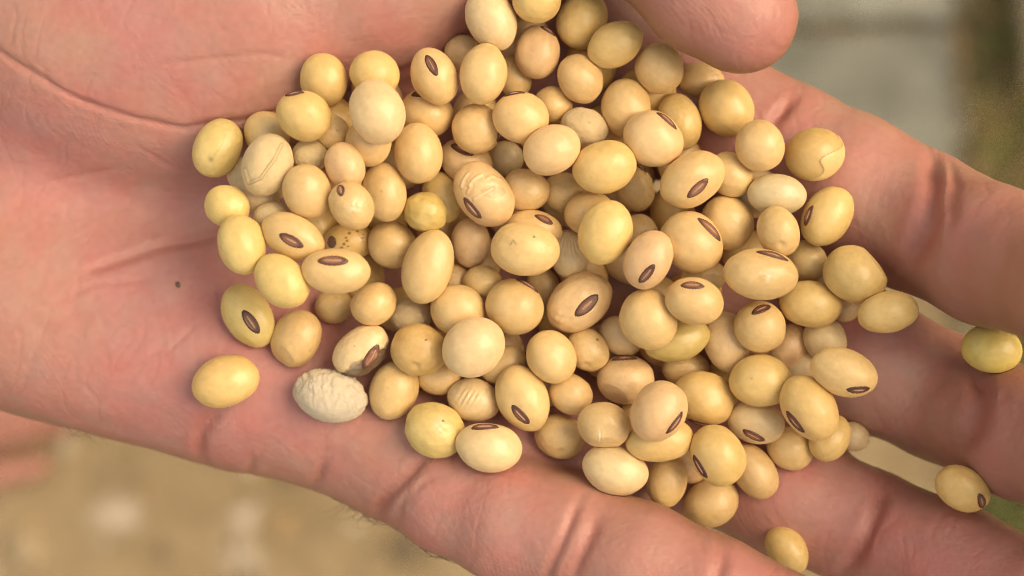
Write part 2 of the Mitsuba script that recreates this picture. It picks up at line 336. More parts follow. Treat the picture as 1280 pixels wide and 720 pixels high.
# ---------------------------------------------------------------- the soybeans
# x, y, length, width, turn of the long axis (degrees clockwise), layer, tone, relief, eye (x, y, length, turn) or None - as measured in the photograph (pixels of 1280 x 720)
BEANS = [
 (405,100,67,60,80,2,'y','',None), (468,94,64,60,40,3,'y','',None), (380,144,72,62,30,3,'y','',(369,117,24,5)), (272,185,77,58,-62,2,'g','greenspot',None),
 (334,168,60,56,20,1,'n','',None), (334,207,80,63,-72,3,'d','crack',None), (387,195,46,42,0,2,'d','dull',None), (384,239,71,61,65,3,'n','',None),
 (432,208,60,48,65,2,'p','',None), (439,257,63,53,55,4,'n','flake',(427,238,17,70)), (481,240,74,56,82,3,'n','',None), (471,140,83,69,70,4,'c','',None),
 (460,178,60,58,60,1,'n','',None), (415,165,46,42,60,1,'n','',None), (533,141,68,62,12,3,'n','',(531,118,34,8)), (543,96,74,56,66,3,'n','',(540,83,31,64)),
 (578,66,46,46,0,1,'p','',None), (605,93,77,60,-80,4,'n','',None), (614,25,80,62,66,3,'c','',None), (671,1,62,58,10,2,'y','',None),
 (672,65,69,57,95,3,'p','',(686,37,22,40)), (728,26,74,64,-62,3,'y','',None), (770,55,75,55,-31,3,'y','',None), (825,85,66,62,80,3,'n','',None),
 (725,98,66,56,58,3,'n','',None), (643,96,54,44,70,1,'n','',None), (651,147,71,65,12,3,'n','',(643,118,26,-5)), (691,131,48,46,30,1,'n','',None),
 (596,161,63,62,40,3,'n','',(625,168,22,80)), (523,192,77,60,84,4,'n','',None), (583,203,70,56,32,2,'p','',(578,187,31,31)), (605,243,90,66,55,5,'p','wrinklepatch',(590,263,33,58)),
 (553,247,66,50,70,1,'y','',None), (531,265,54,50,20,2,'m','lump',None), (632,198,46,44,0,1,'d','',None), (689,188,73,60,-24,4,'p','',None),
 (657,238,60,53,14,2,'n','',None), (705,242,54,52,0,1,'n','',None), (730,160,60,50,25,2,'d','dull',None), (783,136,75,63,82,2,'n','',None),
 (817,174,78,70,26,4,'p','',(834,151,32,36)), (849,152,73,54,74,3,'y','fold',None), (876,100,60,44,4,2,'n','',None), (908,136,75,67,50,3,'y','',None),
 (950,182,65,63,60,3,'n','',None), (1018,193,73,66,-14,3,'o','peel',None), (755,209,81,67,-14,5,'y','',None), (793,234,62,48,72,2,'n','',(801,209,18,60)),
 (865,224,84,64,-36,4,'n','',(870,238,33,-46)), (913,218,62,54,42,2,'n','',None), (971,243,76,52,6,2,'d','',None), (1034,270,80,60,-55,3,'y','',(1007,270,26,-66)),
 (973,289,65,52,72,3,'n','dimple',None), (910,278,70,64,62,3,'n','',None), (865,303,85,73,40,4,'n','',(887,285,40,42)), (757,291,83,67,-78,4,'y','',None),
 (738,268,66,56,0,3,'n','',None), (800,289,46,42,30,2,'n','',None), (811,325,79,58,-64,5,'p','',(806,345,31,-56)), (951,343,93,65,5,4,'n','whiteflake',(965,317,42,16)),
 (1010,326,52,46,50,2,'n','',None), (1068,344,82,70,32,3,'y','blunt',None), (1110,390,76,52,-9,3,'y','',None), (1058,386,38,32,-20,1,'p','',None),
 (1013,380,78,58,8,3,'y','',None), (868,376,75,60,14,4,'n','',(863,355,29,9)), (880,345,56,42,0,2,'n','',None), (810,399,77,70,54,4,'n','',None),
 (825,366,44,40,0,1,'n','',None), (725,377,89,66,-36,4,'p','lump2',(733,382,37,-42)), (656,311,87,70,7,5,'n','nick',None), (668,286,74,46,12,3,'n','',(680,274,24,30)),
 (711,319,64,46,76,2,'c','wrinkle',None), (643,383,75,71,20,4,'n','',(661,354,32,38)), (680,359,52,42,70,2,'n','',None), (589,303,64,48,88,3,'p','',None),
 (535,333,97,62,-76,5,'n','',None), (490,306,62,58,30,3,'n','',None), (603,352,50,42,0,1,'n','',None), (567,350,46,42,0,1,'n','',None),
 (572,388,69,64,15,3,'n','',None), (592,434,82,73,-42,5,'c','',None), (523,438,72,66,10,4,'o','crease',None), (513,396,52,44,10,2,'d','dull',None),
 (467,380,60,52,-34,3,'n','',None), (418,383,48,45,0,2,'n','',None), (420,338,87,57,3,4,'n','',(418,325,38,2)), (366,296,84,55,28,4,'n','',(367,302,33,28)),
 (437,301,64,48,0,2,'o','spots',None), (340,272,46,40,0,1,'d','',None), (322,243,58,50,30,1,'d','',None), (306,220,48,42,60,1,'d','',None),
 (284,258,58,52,22,2,'g','',None), (302,306,78,60,74,3,'g','',None), (352,352,77,61,44,3,'g','',None), (310,394,85,60,58,3,'g','',(318,403,34,56)),
 (370,423,76,60,-66,3,'n','facet',None), (281,477,84,65,-14,2,'y','',None), (413,494,95,67,12,2,'k','chalk',None), (451,438,79,56,-40,3,'c','rot',(467,446,36,-58)),
 (492,488,75,61,-68,3,'n','',None), (547,471,56,46,10,1,'n','',None), (593,500,67,54,16,4,'c','ridges',None), (654,498,85,64,64,5,'n','',(650,519,31,52)),
 (630,455,60,44,-30,2,'n','',None), (689,446,69,60,60,4,'n','',None), (735,438,58,49,50,3,'n','crease',None), (714,492,58,50,30,3,'n','',None),
 (782,475,72,62,-8,4,'p','facet',(780,444,32,-2)), (776,420,58,48,30,2,'p','',None), (846,425,82,54,-12,3,'m','',None), (824,514,80,69,-52,5,'p','',(844,529,34,-54)),
 (880,498,80,67,26,4,'y','',(876,531,36,6)), (908,428,78,58,72,2,'p','',None), (857,460,60,44,0,1,'n','',None), (950,408,67,64,60,4,'n','',(949,384,28,-36)),
 (951,476,79,67,6,4,'y','',None), (984,437,70,50,-62,3,'p','stain',None), (1031,424,58,52,40,2,'c','',None), (1055,466,86,60,20,4,'n','',(1071,488,30,8)),
 (1012,510,90,66,55,4,'y','',(990,528,34,50)), (1037,548,62,50,-60,3,'y','',None), (1066,545,42,36,30,1,'c','',None),
 (945,528,72,54,14,3,'c','',(939,545,31,34)), (987,560,60,52,28,2,'n','',None), (897,569,80,68,60,4,'y','',(871,583,32,54)), (943,590,75,52,60,3,'n','',None),
 (889,629,73,60,-26,3,'n','',None), (833,602,64,50,-78,2,'n','',None), (862,582,48,42,40,1,'p','',None), (825,550,86,54,-10,4,'y','',None),
 (769,588,84,62,20,3,'c','',None), (755,532,67,58,10,4,'n','notch',None), (700,545,66,56,20,3,'n','dimple',None), (611,559,83,62,8,3,'c','',(606,531,34,-5)),
 (544,538,77,69,24,3,'g','blemish',None), (984,687,66,48,55,3,'y','',None), (1240,436,74,62,6,3,'f','',None), (1203,611,74,54,32,3,'o','',(1224,626,25,58)),
]
HEIGHTS = [8.94, 10.25, 14.62, 7.94, 6.19, 14.0, 10.69, 15.5, 15.06, 17.44, 7.75, 17.0, 11.69, 10.38, 5.12, 9.81, 2.12, 10.88, 9.19, 10.75, 5.69, 3.88, 8.38, 6.25, 6.62, 2.38, 9.94, 4.38, 6.94, 8.94, 2.88, 8.19, 2.19, 6.75, -0.75, 12.44, 5.0, 2.38, 6.12, 5.62, 10.38, 4.0, -0.12, 3.5, 11.0, 8.19, 11.62, -0.56, 11.69, 7.81, 9.56, 8.19, 12.5, 6.88, 10.88, 11.88, 6.19, 2.5, 14.31, 14.0, 4.38, 10.38, 13.38, 0.62, 7.88, 14.19, 3.94, 11.38, 2.0, 5.38, 11.0, 5.62, 3.25, 7.0, -1.12, 2.62, 8.12, 2.94, 3.88, 1.12, 6.25, 10.88, 6.19, 1.56, 5.88, -2.06, 18.56, 15.81, 0.62, 12.12, 9.25, 5.5, 13.0, 16.12, 17.69, 2.75, 2.31, 5.12, 4.31, 5.5, 3.19, 1.94, 3.75, 6.56, 3.0, 7.75, 4.56, 5.12, 3.81, 2.81, 6.75, 15.12, 5.56, 4.75, 0.12, 9.0, 8.25, 2.0, 4.81, 14.38, 12.44, 5.31, -2.25, 5.25, 2.81, 11.19, 3.62, 1.5, 3.94, 0.75, 10.38, 9.06, 10.44, 2.62, 8.75, 6.06, 1.81, 12.44, 14.12]
THICK = [0.87, 0.89, 0.97, 0.94, 0.87, 0.92, 0.93, 0.88, 0.96, 0.88, 0.91, 0.93, 0.92, 0.94, 0.96, 0.99, 0.9, 0.95, 0.96, 0.9, 0.86, 1.0, 0.9, 0.9, 0.98, 0.94, 0.93, 0.97, 0.86, 0.96, 0.91, 0.87, 0.95, 0.99, 0.89, 0.95, 0.9, 0.96, 0.96, 0.89, 0.98, 0.95, 0.96, 0.97, 0.92, 0.97, 0.98, 0.87, 0.98, 0.92, 0.93, 0.88, 0.96, 0.9, 0.98, 0.9, 0.94, 0.92, 0.95, 0.89, 0.89, 0.96, 0.97, 0.94, 0.99, 0.89, 0.98, 0.88, 1.0, 0.95, 0.94, 1.0, 0.97, 0.97, 0.87, 0.91, 0.87, 0.89, 0.89, 0.98, 0.88, 0.9, 0.93, 0.98, 1.0, 0.96, 0.89, 0.94, 0.96, 0.87, 0.96, 0.91, 0.94, 0.95, 0.95, 0.93, 0.94, 0.89, 0.93, 0.88, 0.93, 0.94, 0.97, 0.92, 0.86, 0.93, 0.89, 0.96, 0.91, 0.91, 0.99, 0.92, 0.91, 0.91, 0.93, 0.87, 0.94, 0.99, 0.94, 0.96, 0.99, 0.98, 0.96, 0.97, 0.97, 0.9, 0.93, 0.91, 0.9, 0.94, 0.9, 0.95, 0.94, 0.87, 0.92, 0.91, 0.96, 0.87, 0.88]
BURIED = [(711, 251, 76, 63, 31, 'c', -4.0), (849, 200, 69, 56, 91, 'n', -1.0), (502, 205, 76, 63, 149, 'p', -3.19), (453, 346, 71, 57, 88, 'y', -4.0), (624, 441, 69, 61, 130, 'p', -2.38), (939, 317, 73, 56, 165, 'n', -2.19), (394, 279, 75, 59, 71, 'y', -2.75), (868, 364, 69, 57, 179, 'o', -1.06), (756, 440, 69, 60, 100, 'p', -2.25), (542, 442, 75, 56, 53, 'n', -2.94), (804, 526, 70, 62, 87, 'y', 1.06), (826, 423, 69, 60, 93, 'n', -3.81), (602, 217, 68, 57, 31, 'y', -4.88), (641, 274, 77, 57, 49, 'c', -3.69), (756, 162, 77, 62, 152, 'y', -0.56), (738, 81, 71, 61, 66, 'o', -0.81), (892, 491, 69, 60, 86, 'o', -2.69), (553, 273, 79, 61, 119, 'n', -3.62), (699, 399, 76, 57, 79, 'y', -4.75), (950, 418, 75, 60, 25, 'p', 0.69), (471, 120, 74, 59, 48, 'p', 4.38), (673, 156, 70, 62, 85, 'n', -0.94), (727, 338, 77, 61, 50, 'n', -2.31), (595, 325, 71, 62, 85, 'n', -3.06), (1001, 469, 77, 57, 135, 'c', 1.62), (505, 386, 69, 57, 154, 'y', -4.0), (414, 156, 74, 62, 85, 'y', 4.88), (792, 324, 75, 62, 1, 'p', -1.56), (941, 242, 79, 63, 0, 'c', 2.81), (593, 144, 71, 57, 105, 'n', -1.44), (343, 220, 78, 58, 130, 'y', 1.19), (654, 52, 74, 58, 133, 'p', -0.75), (1012, 366, 76, 59, 163, 'c', 0.69), (841, 268, 72, 56, 78, 'o', -4.12), (427, 221, 74, 62, 85, 'p', 6.81), (809, 116, 73, 62, 11, 'y', 0.31), (682, 480, 76, 58, 157, 'p', 0.06), (784, 231, 77, 63, 135, 'c', -6.5), (477, 270, 79, 60, 69, 'y', -3.56)]
SHOWS = [(696, 269), (855, 191), (492, 201), (467, 342), (643, 426), (934, 310), (405, 278), (848, 347), (747, 446), (552, 416), (785, 512), (812, 449), None, (623, 285), (761, 169), (756, 89), (902, 467), (564, 284), (684, 408), (943, 442), (498, 113), (690, 156), (743, 338), (612, 328), (1004, 458), (497, 374), (428, 139), (773, 337), (943, 251), (578, 130), (352, 243), (647, 41), (1024, 350), (827, 262), (412, 223), (816, 119), (685, 483), (788, 241), (475, 277)]   # where a buried bean shows through a gap

TONES = {'n': (0.530, 0.343, 0.140), 'y': (0.538, 0.350, 0.122), 'c': (0.565, 0.398, 0.200), 'p': (0.535, 0.340, 0.158), 'g': (0.510, 0.360, 0.122), 'o': (0.480, 0.298, 0.100),
         'm': (0.430, 0.305, 0.095), 'd': (0.500, 0.365, 0.190), 'f': (0.465, 0.335, 0.085), 'k': (0.450, 0.360, 0.252)}
TONES = {k: (1.05 * v[0], 1.095 * v[1], 1.13 * v[2]) for k, v in TONES.items()}

def bean_frame(b, z):
    """centre (mm), half axes (mm) and turn of a bean whose centre lies z mm over the palm"""
    s = (CAM_Z - z) / FOCAL
    return P(b[0], b[1], z), np.array([b[2] / 2 * s, b[3] / 2 * s, b[3] / 2 * s * b[9]]), -math.radians(b[4])

_ICO = {}
def ico(k):
    if k not in _ICO:
        m = trimesh.creation.icosphere(subdivisions=k)
        _ICO[k] = (np.array(m.vertices), np.array(m.faces))
    return _ICO[k]

def unit(v):
    v = np.asarray(v, float)
    return v / np.maximum(np.linalg.norm(v, axis=-1, keepdims=True), 1e-12)

def seg(q, pts):
    return poly_dist(q[..., 0], q[..., 1], [np.asarray(p, float) for p in pts])

class Bean:
    """One soybean: local x runs along it, local z points up; directions u on the unit sphere stand for its surface points."""
    def __init__(self, b, z, thick, seed):
        self.b, self.seed, self.relief = list(b) + [thick], seed, b[7]
        self.c, self.r, self.t = bean_frame(self.b, z)
        self.s = (CAM_Z - z) / FOCAL
        self.rng = np.random.default_rng(seed)
        self.o = self.rng.uniform(0, 50, 3)
        ct, st = math.cos(self.t), math.sin(self.t)
        self.R = np.array([[ct, -st, 0], [st, ct, 0], [0, 0, 1.0]])
        self.eye = None
        if b[8]:
            e = self.from_photo(b[8][0] - b[0], b[8][1] - b[1])
            self.eye = e
        self.flat = self.eye if self.eye is not None else unit(np.array([0.1 * self.rng.normal(), math.cos(seed * 2.4), -abs(math.sin(seed * 2.4))]))
        self.dents, self.shrivel = [], None
        g = np.random.default_rng(seed + 5000)
        if b[7] not in ('chalk', 'crack', 'lump', 'peel'):
            for k in range(g.integers(0, 3)):
                self.dents.append((unit(g.normal(size=3) + [0, 0, 0.3]), g.uniform(0.015, 0.05), g.uniform(0.25, 0.6)))
            if g.random() < 0.22:
                d = unit(g.normal(size=3) * [1, 1, 0.4] + [0, 0, 0.6])
                self.shrivel = (d, unit(np.cross(d, g.normal(size=3))))
        self.cut = None
        q = {'facet': (-0.5, 0.62), 'blunt': (0.75, -0.5), 'notch': (0, 0.9)}.get(self.relief)
        if q:
            self.cut = unit(np.array([q[0], -q[1], 0.12 if b[7] == 'blunt' else 0.45]) @ self.R)
    def from_photo(self, dx, dy, lim=0.965):
        """direction of the surface point that lies (dx, dy) photograph pixels from the bean's centre, on its upper side"""
        q = np.array([dx * self.s, -dy * self.s, 0]) @ self.R
        x, y = q[0] / self.r[0], q[1] / self.r[1]
        k = math.hypot(x, y)
        if k > lim:
            x, y = x * lim / k, y * lim / k
        return np.array([x, y, math.sqrt(max(1 - x * x - y * y, 0))])
    def px(self, u):
        """photograph-plane offsets (in half widths, y down) of surface directions, for laying out marks"""
        q = (u * self.r) @ self.R.T
        return np.stack([q[..., 0], -q[..., 1]], -1) / self.s
    def radial(self, u):
        o, f = self.o, self.relief
        k = 1 + 0.105 * (meshkit.noise(u * 1.1 + o, 1) - 0.5) + 0.028 * (meshkit.noise(u * 3.0 + o, 2) - 0.5)
        for d, h, w in self.dents:
            a = np.arccos(np.clip(u @ d, -1, 1))
            k = k - h * np.exp(-(a / w) ** 2)
        if self.shrivel is not None:   # a patch where the coat has shrunk into small wrinkles
            d, tw = self.shrivel
            a = np.arccos(np.clip(u @ d, -1, 1))
            q3 = u @ np.array([tw, np.cross(d, tw) * 0.35, d]).T * 7 + o
            k = k - 0.016 * np.exp(-(a / 0.5) ** 4) * np.exp(-((meshkit.noise(q3, 12) - 0.5) / 0.10) ** 2)
        a = np.arccos(np.clip(u @ self.flat, -1, 1))
        k = k - 0.045 * np.exp(-(a / 0.55) ** 2)
        up = np.clip(u[..., 2] * 3, 0, 1)
        q = self.px(u)
        if self.cut is not None:
            d = u @ self.cut
            k = np.where(d > 0.80, k * (0.80 / np.maximum(d, 0.8)) ** 0.55, k)
        if f == 'crack':
            d = seg(q, [(20, -24), (13, -6), (-4, 17), (-20, 23), (-25, 6)])
            k = k + up * (0.035 * np.exp(-(d / 2.2) ** 2) - 0.03 * np.exp(-((d - 2.6) / 1.2) ** 2) * (q[..., 0] < 10)) - 0.02 * up * np.exp(-((q[..., 0] - 2) / 9) ** 2)
        elif f == 'chalk':
            w = meshkit.fbm(u * 2.6 + o, 3, 4) * 9
            m = np.clip(0.75 - q[..., 1] / 40 + q[..., 0] / 90, 0.2, 1)
            for a1, a2, sx, sy, sd in ((0.93, 0.36, 5.0, 20, 1), (0.80, 0.60, 7.0, 24, 2), (1.0, -0.1, 4.2, 15, 3)):
                g = meshkit.noise(np.stack([(q[..., 0] * a1 + q[..., 1] * a2 + w) / sx, (q[..., 1] * a1 - q[..., 0] * a2) / sy, u[..., 2] * 2], -1) + o, sd)
                k = k - m * 0.030 * np.exp(-((g - 0.5) / 0.10) ** 2)
            k = k + 0.012 * (meshkit.fbm(u * 6 + o, 3, 5) - 0.5)
        elif f == 'wrinklepatch':
            for l in ([(-27, -8), (-25, -16), (-19, -24)], [(-18, -9), (-10, -18), (-2, -23)], [(-12, 8), (-2, 2), (12, -6)], [(4, -18), (10, -22), (22, -18)], [(-20, -1), (-16, -8)]):
                d = seg(q, l)
                k = k + up * (0.034 * np.exp(-(d / 1.5) ** 2) - 0.012 * np.exp(-((d - 3.2) / 1.5) ** 2))
            k = k - 0.035 * up * np.exp(-(((q[..., 0] - 10) / 14) ** 2 + ((q[..., 1] + 4) / 8) ** 2))
        elif f == 'ridges':
            a1 = q[..., 0] * 0.85 + q[..., 1] * 0.5
            m = np.exp(-(((q[..., 0] + 8) / 13) ** 2 + ((q[..., 1] + 4) / 10) ** 2))
            k = k + up * m * 0.024 * np.sin(a1 / 0.95)
        elif f in ('lump', 'lump2', 'dull', 'wrinkle', 'crease', 'blemish', 'flake', 'fold', 'dimple', 'rot'):
            amp, fr = {'lump': (0.15, 1.9), 'lump2': (0.06, 3.2), 'dull': (0.10, 2.6), 'wrinkle': (0.05, 3), 'crease': (0.03, 3), 'blemish': (0.05, 3), 'flake': (0.06, 3), 'fold': (0.02, 3), 'dimple': (0.02, 3), 'rot': (0.05, 3)}[f]
            k = k + amp * (meshkit.fbm(u * fr + o, 2, 6) - 0.5)
            if f == 'lump2':
                for x, y, h in ((-26, 14, .05), (-30, 20, .05), (-24, 24, .04), (14, -13, .035), (-14, 22, -.04)):
                    k = k + up * h * np.exp(-((q[..., 0] - x) ** 2 + (q[..., 1] - y) ** 2) / 9)
            if f == 'wrinkle':
                k = k + up * 0.03 * np.sin(np.arctan2(q[..., 1] + 40, q[..., 0]) * 46) * np.exp(-((q[..., 1] + 18) / 14) ** 2)
            if f in ('crease', 'dimple'):
                x, y = (1, 18) if f == 'dimple' else (-2, 19)
                k = k - up * 0.09 * np.exp(-((q[..., 0] - x) ** 2 + (q[..., 1] - y) ** 2) / 22) + up * 0.03 * np.exp(-((q[..., 0] - x) ** 2 + (q[..., 1] - y + 6) ** 2) / 9)
            if f == 'fold':
                d = seg(q, [(-2, -34), (2, -6), (-4, 14)])
                k = k - up * 0.015 * np.exp(-(d / 3.0) ** 2)
            if f in ('flake', 'blemish'):
                x, y = (8, 2) if f == 'flake' else (7, -6)
                m = np.clip(1.2 - (((q[..., 0] - x) / 9) ** 2 + ((q[..., 1] - y) / 11) ** 2), 0, 1)
                k = k + up * m * 0.09 * (meshkit.fbm(u * 8 + o, 3, 8) - 0.42)
            if f == 'rot':
                m = np.clip((q[..., 0] * 0.5 + q[..., 1] * 0.86 - 4) / 6, 0, 1)
                k = k + m * (0.16 * (meshkit.fbm(u * 5 + o, 3, 9) - 0.55))
        elif f == 'peel':
            m = self.peel(q)
            k = k + up * 0.035 * np.clip(m * 3, 0, 1)
        elif f == 'whiteflake':
            m = np.exp(-(((q[..., 0] - 1) / 9) ** 2 + ((q[..., 1] - 3) / 6) ** 2))
            k = k + up * m * 0.05 * (meshkit.fbm(u * 9 + o, 3, 8) - 0.45)
        elif f == 'notch':
            k = k + up * 0.03 * np.exp(-((q[..., 0] + 6) / 3) ** 2 - ((q[..., 1] - 12) / 8) ** 2) * np.sin(q[..., 0] * 1.4)
        return k
    def peel(self, q):
        e = q[..., 0] * 0.80 + q[..., 1] * 0.60 - 12 + 6 * np.sin(q[..., 1] / 5.0)
        return np.clip(e / 3.0, 0, 1)
    def at(self, u):
        return (u * self.r * self.radial(u)[..., None]) @ self.R.T + self.c
    def colours(self, u):
        f, o, q = self.relief, self.o, self.px(u)
        base = np.array(TONES[self.b[6]]) * (1 + self.rng.normal(0, 0.035)) * (1 + self.rng.normal(0, 0.010, 3))
        m1, m2 = meshkit.fbm(u * 1.3 + o, 2, 31), meshkit.fbm(u * 6 + o, 3, 32)
        col = base * (1 + 0.18 * (m1 - 0.5) + 0.20 * (m2 - 0.5) + 0.10 * (meshkit.noise(u * 17 + o, 33) - 0.5))[:, None]
        pale = 0.74 * np.array([0.73, 0.54, 0.28])
        w = (np.clip((m1 - 0.52) * 3, 0, 1) * 0.28)[:, None]
        col = col * (1 - w) + pale * w
        def paint(m, c):
            nonlocal col
            m = np.clip(m, 0, 1)[:, None]
            col = col * (1 - m) + 0.8 * np.array(c) * m
        up = u[:, 2] > -0.1
        if self.eye is not None:      # the seed coat is a shade browner round the eye
            a = np.arccos(np.clip(u @ self.eye, -1, 1))
            paint(0.30 * np.exp(-(a / 0.42) ** 2), (0.52, 0.28, 0.11))
        n = meshkit.fbm(u * 5 + o, 3, 41)
        if f == 'wrinklepatch':
            paint(up * 0.75 * (np.exp(-(((q[:, 0] - 12) / 15) ** 2 + ((q[:, 1] + 2) / 8) ** 2)) > 0.35) * np.clip(n * 2, 0, 1), (0.60, 0.33, 0.15))
            d = np.minimum(seg(q, [(-12, 8), (-2, 2), (12, -6)]), np.minimum(seg(q, [(-27, -8), (-25, -16), (-19, -24)]), seg(q, [(-18, -9), (-10, -18), (-2, -23)])))
            paint(up * 0.6 * np.exp(-(d / 1.3) ** 2), (0.80, 0.66, 0.38))
        if f == 'crack':
            d = seg(q, [(20, -24), (13, -6), (-4, 17), (-20, 23), (-25, 6)])
            paint(up * 0.5 * np.exp(-((d - 1.6) / 0.9) ** 2), (0.25, 0.17, 0.08))
        if f == 'chalk':
            paint(0.45 * np.clip((n - 0.40) * 4, 0, 1), (0.56, 0.48, 0.36)); paint(0.25 * np.clip((0.42 - n) * 6, 0, 1), (0.40, 0.32, 0.22))
        if f == 'rot':
            m = np.clip((q[:, 0] * 0.5 + q[:, 1] * 0.86 - 9 + 10 * (n - 0.5)) / 4, 0, 1)
            paint(m * 0.92, (0.075, 0.036, 0.022))
            paint(m * np.clip(1 - np.hypot(q[:, 0] + 9, q[:, 1] - 19) / 14, 0, 1) * 1.3 * np.clip(n * 1.6, 0, 1), (0.36, 0.29, 0.20))
        if f == 'stain':
            paint(up * 0.6 * np.exp(-(((q[:, 0] - 4) / 9) ** 2 + ((q[:, 1] - 12) / 7) ** 2)), (0.42, 0.22, 0.10))
        if f == 'spots':
            rs = np.random.default_rng(4)
            paint(up * (np.hypot((q[:, 0] + 20), (q[:, 1] - 2) * 0.8) < 6), (0.16, 0.075, 0.03))
            for k in range(12):
                x, y = rs.uniform(-24, 20), rs.uniform(-16, 10)
                paint(up * (np.hypot(q[:, 0] - x, q[:, 1] - y) < rs.uniform(0.8, 2.0)) * 0.8, (0.20, 0.10, 0.04))
        if f == 'greenspot':
            paint(up * 0.8 * np.exp(-((q[:, 0] + 4) ** 2 + (q[:, 1] - 16) ** 2) / 10), (0.27, 0.23, 0.07))
            paint(up * 0.3 * np.exp(-(seg(q, [(0, 12), (10, -2), (14, -16)]) / 1.2) ** 2), (0.35, 0.26, 0.08))
        if f == 'nick':
            d = np.minimum(seg(q, [(-18, -4), (-14, -10), (-11, -5)]), np.hypot(q[:, 0] - 12, q[:, 1] - 10) + 0.6)
            paint(up * 0.7 * np.exp(-(d / 0.9) ** 2), (0.25, 0.15, 0.05))
        if f == 'peel':
            m = self.peel(q)
            paint(up * 0.8 * m, (0.76, 0.55, 0.24)); paint(up * 0.6 * np.exp(-((m - 0.25) / 0.16) ** 2), (0.30, 0.17, 0.05))
        if f in ('flake', 'blemish', 'whiteflake', 'notch'):
            x, y, a1, b1 = {'flake': (8, 2, 9, 10), 'blemish': (7, -6, 7, 9), 'whiteflake': (1, 3, 9, 5), 'notch': (-6, 12, 5, 8)}[f]
            m = np.exp(-(((q[:, 0] - x) / a1) ** 2 + ((q[:, 1] - y) / b1) ** 2)) * np.clip((n - 0.38) * 6, 0, 1)
            paint(up * (0.95 if f == 'whiteflake' else 0.7) * m, (0.90, 0.80, 0.62) if f == 'whiteflake' else (0.82, 0.70, 0.44))
        if f in ('blemish', 'nick', 'crease'):
            paint(up * (np.hypot(q[:, 0] - 11, q[:, 1] + 14) < 1.6) * 0.8, (0.15, 0.09, 0.04))
        if self.rng.random() < 0.10:   # a pinprick on the coat
            x, y = self.rng.uniform(-20, 20), self.rng.uniform(-16, 16)
            paint(up * np.exp(-((q[:, 0] - x) ** 2 + (q[:, 1] - y) ** 2) / 1.2) * 0.6, (0.26, 0.15, 0.06))
        return np.clip(col, 0, 1)
    def mesh(self, k):
        u, f = ico(k)
        return self.at(u) * MM, f, self.colours(u)
    def normal(self, u):
        return unit((u / self.r) @ self.R.T)
    def eye_meshes(self):
        """the brown eye (hilum): an oval with a raised rim, and the pale seam in its middle"""
        x, y, L, turn = self.b[8]
        n0 = self.normal(self.eye)
        a = math.radians(turn)
        t1 = np.array([math.cos(a), -math.sin(a), 0.0])
        t1 = unit(t1 - (t1 @ n0) * n0)
        t2 = np.cross(n0, t1)
        p0 = self.at(self.eye[None])[0]
        hl, hw = L / 2 * self.s * 1.10, min(max(L, 26), 36) / 2 * self.s * self.rng.uniform(0.37, 0.46)
        def patch(hl, hw, height, rings, n):
            v, f = [], []
            for i in range(rings + 1):
                rr = i / rings
                for j in range(n):
                    th = 2 * math.pi * j / n
                    sx, sy = rr * math.cos(th), rr * math.sin(th)
                    q = p0 + t1 * hl * sx + t2 * hw * sy * (1 - 0.12 * sx * sx)
                    u = unit(((q - self.c) @ self.R / self.r))
                    v.append(self.at(u[None])[0] + self.normal(u) * height(rr, sx, sy))
            for i in range(rings):
                for j in range(n):
                    q = [i * n + j, i * n + (j + 1) % n, (i + 1) * n + (j + 1) % n, (i + 1) * n + j]
                    f += [[q[0], q[3], q[2]], [q[0], q[2], q[1]]] if i else [[q[0], q[3], q[2]]]
            return np.array(v) * MM, np.array(f)
        hil = patch(hl, hw, lambda rr, sx, sy: 0.05 + 0.10 * math.exp(-((rr - 0.76) / 0.17) ** 2) + 0.03 * math.exp(-(sy / 0.25) ** 2) - (0.055 if rr > 0.99 else 0), 10, 44)
        seam = patch(hl * self.rng.uniform(0.45, 0.72), hw * self.rng.uniform(0.12, 0.28), lambda rr, sx, sy: 0.085 + 0.09 * (1 - rr * rr) - (0.03 if rr > 0.99 else 0), 3, 18)
        rr = np.repeat(np.arange(11) / 10, 44)[:, None]
        ring = np.clip((rr - 0.50) / 0.25, 0, 1)
        tone = (0.75 + 0.55 * self.rng.random()) * (1 + 0.3 * (meshkit.noise(hil[0] / MM * 3.0, 5) - 0.5))[:, None]
        return hil, seam, np.clip((np.array([0.175, 0.070, 0.034]) * (1 - ring) + np.array([0.070, 0.030, 0.018]) * ring) * tone, 0, 1)

# ---------------------------------------------------------------- the hand
def skin_relief(p, n, uv):
    # the fine parallel ridges of palm skin, in patches, and pores
    x, y, z = p.x / MM, p.y / MM, p.z / MM
    w = mikit.noise(x / 9, y / 9, z / 9) * 6.0
    ridge = dr.sin((x * 0.80 + y * 0.55 + w * 0.9) * 11.0)
    patch = mikit.smoothstep(0.50, 0.78, mikit.noise(x / 11 + 3.7, y / 11, z / 20))
    return (ridge * patch * 0.010 + mikit.fbm(x * 1.8, y * 1.8, z * 1.8, octaves=2) * 0.08) * MM
scene['skin'] = {'type': 'twosided', 'b': {'type': 'bumpmap', 'tex': mikit.proc(skin_relief, eps=6e-5), 'scale': 1.0,
                 'b': {'type': 'principled', 'base_color': {'type': 'mesh_attribute', 'name': 'vertex_color'}, 'roughness': 0.48, 'specular': 0.45}}}
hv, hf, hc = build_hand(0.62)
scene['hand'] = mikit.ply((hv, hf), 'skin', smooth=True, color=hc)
labels['hand'] = {'label': 'open left hand, palm up, cupping a heap of soybeans', 'category': 'hand'}
def on_hand(px, py, z0=30.0):
    """where the line of sight through a photograph pixel meets the hand (mm), or None"""
    z = np.arange(z0, -38, -0.2)
    q = np.stack([P(px, py, a) for a in z])
    i = np.nonzero(hand_sdf(q) < 0)[0]
    return q[i[0]] if len(i) else None
u, f = ico(3)
m0 = on_hand(222, 357)
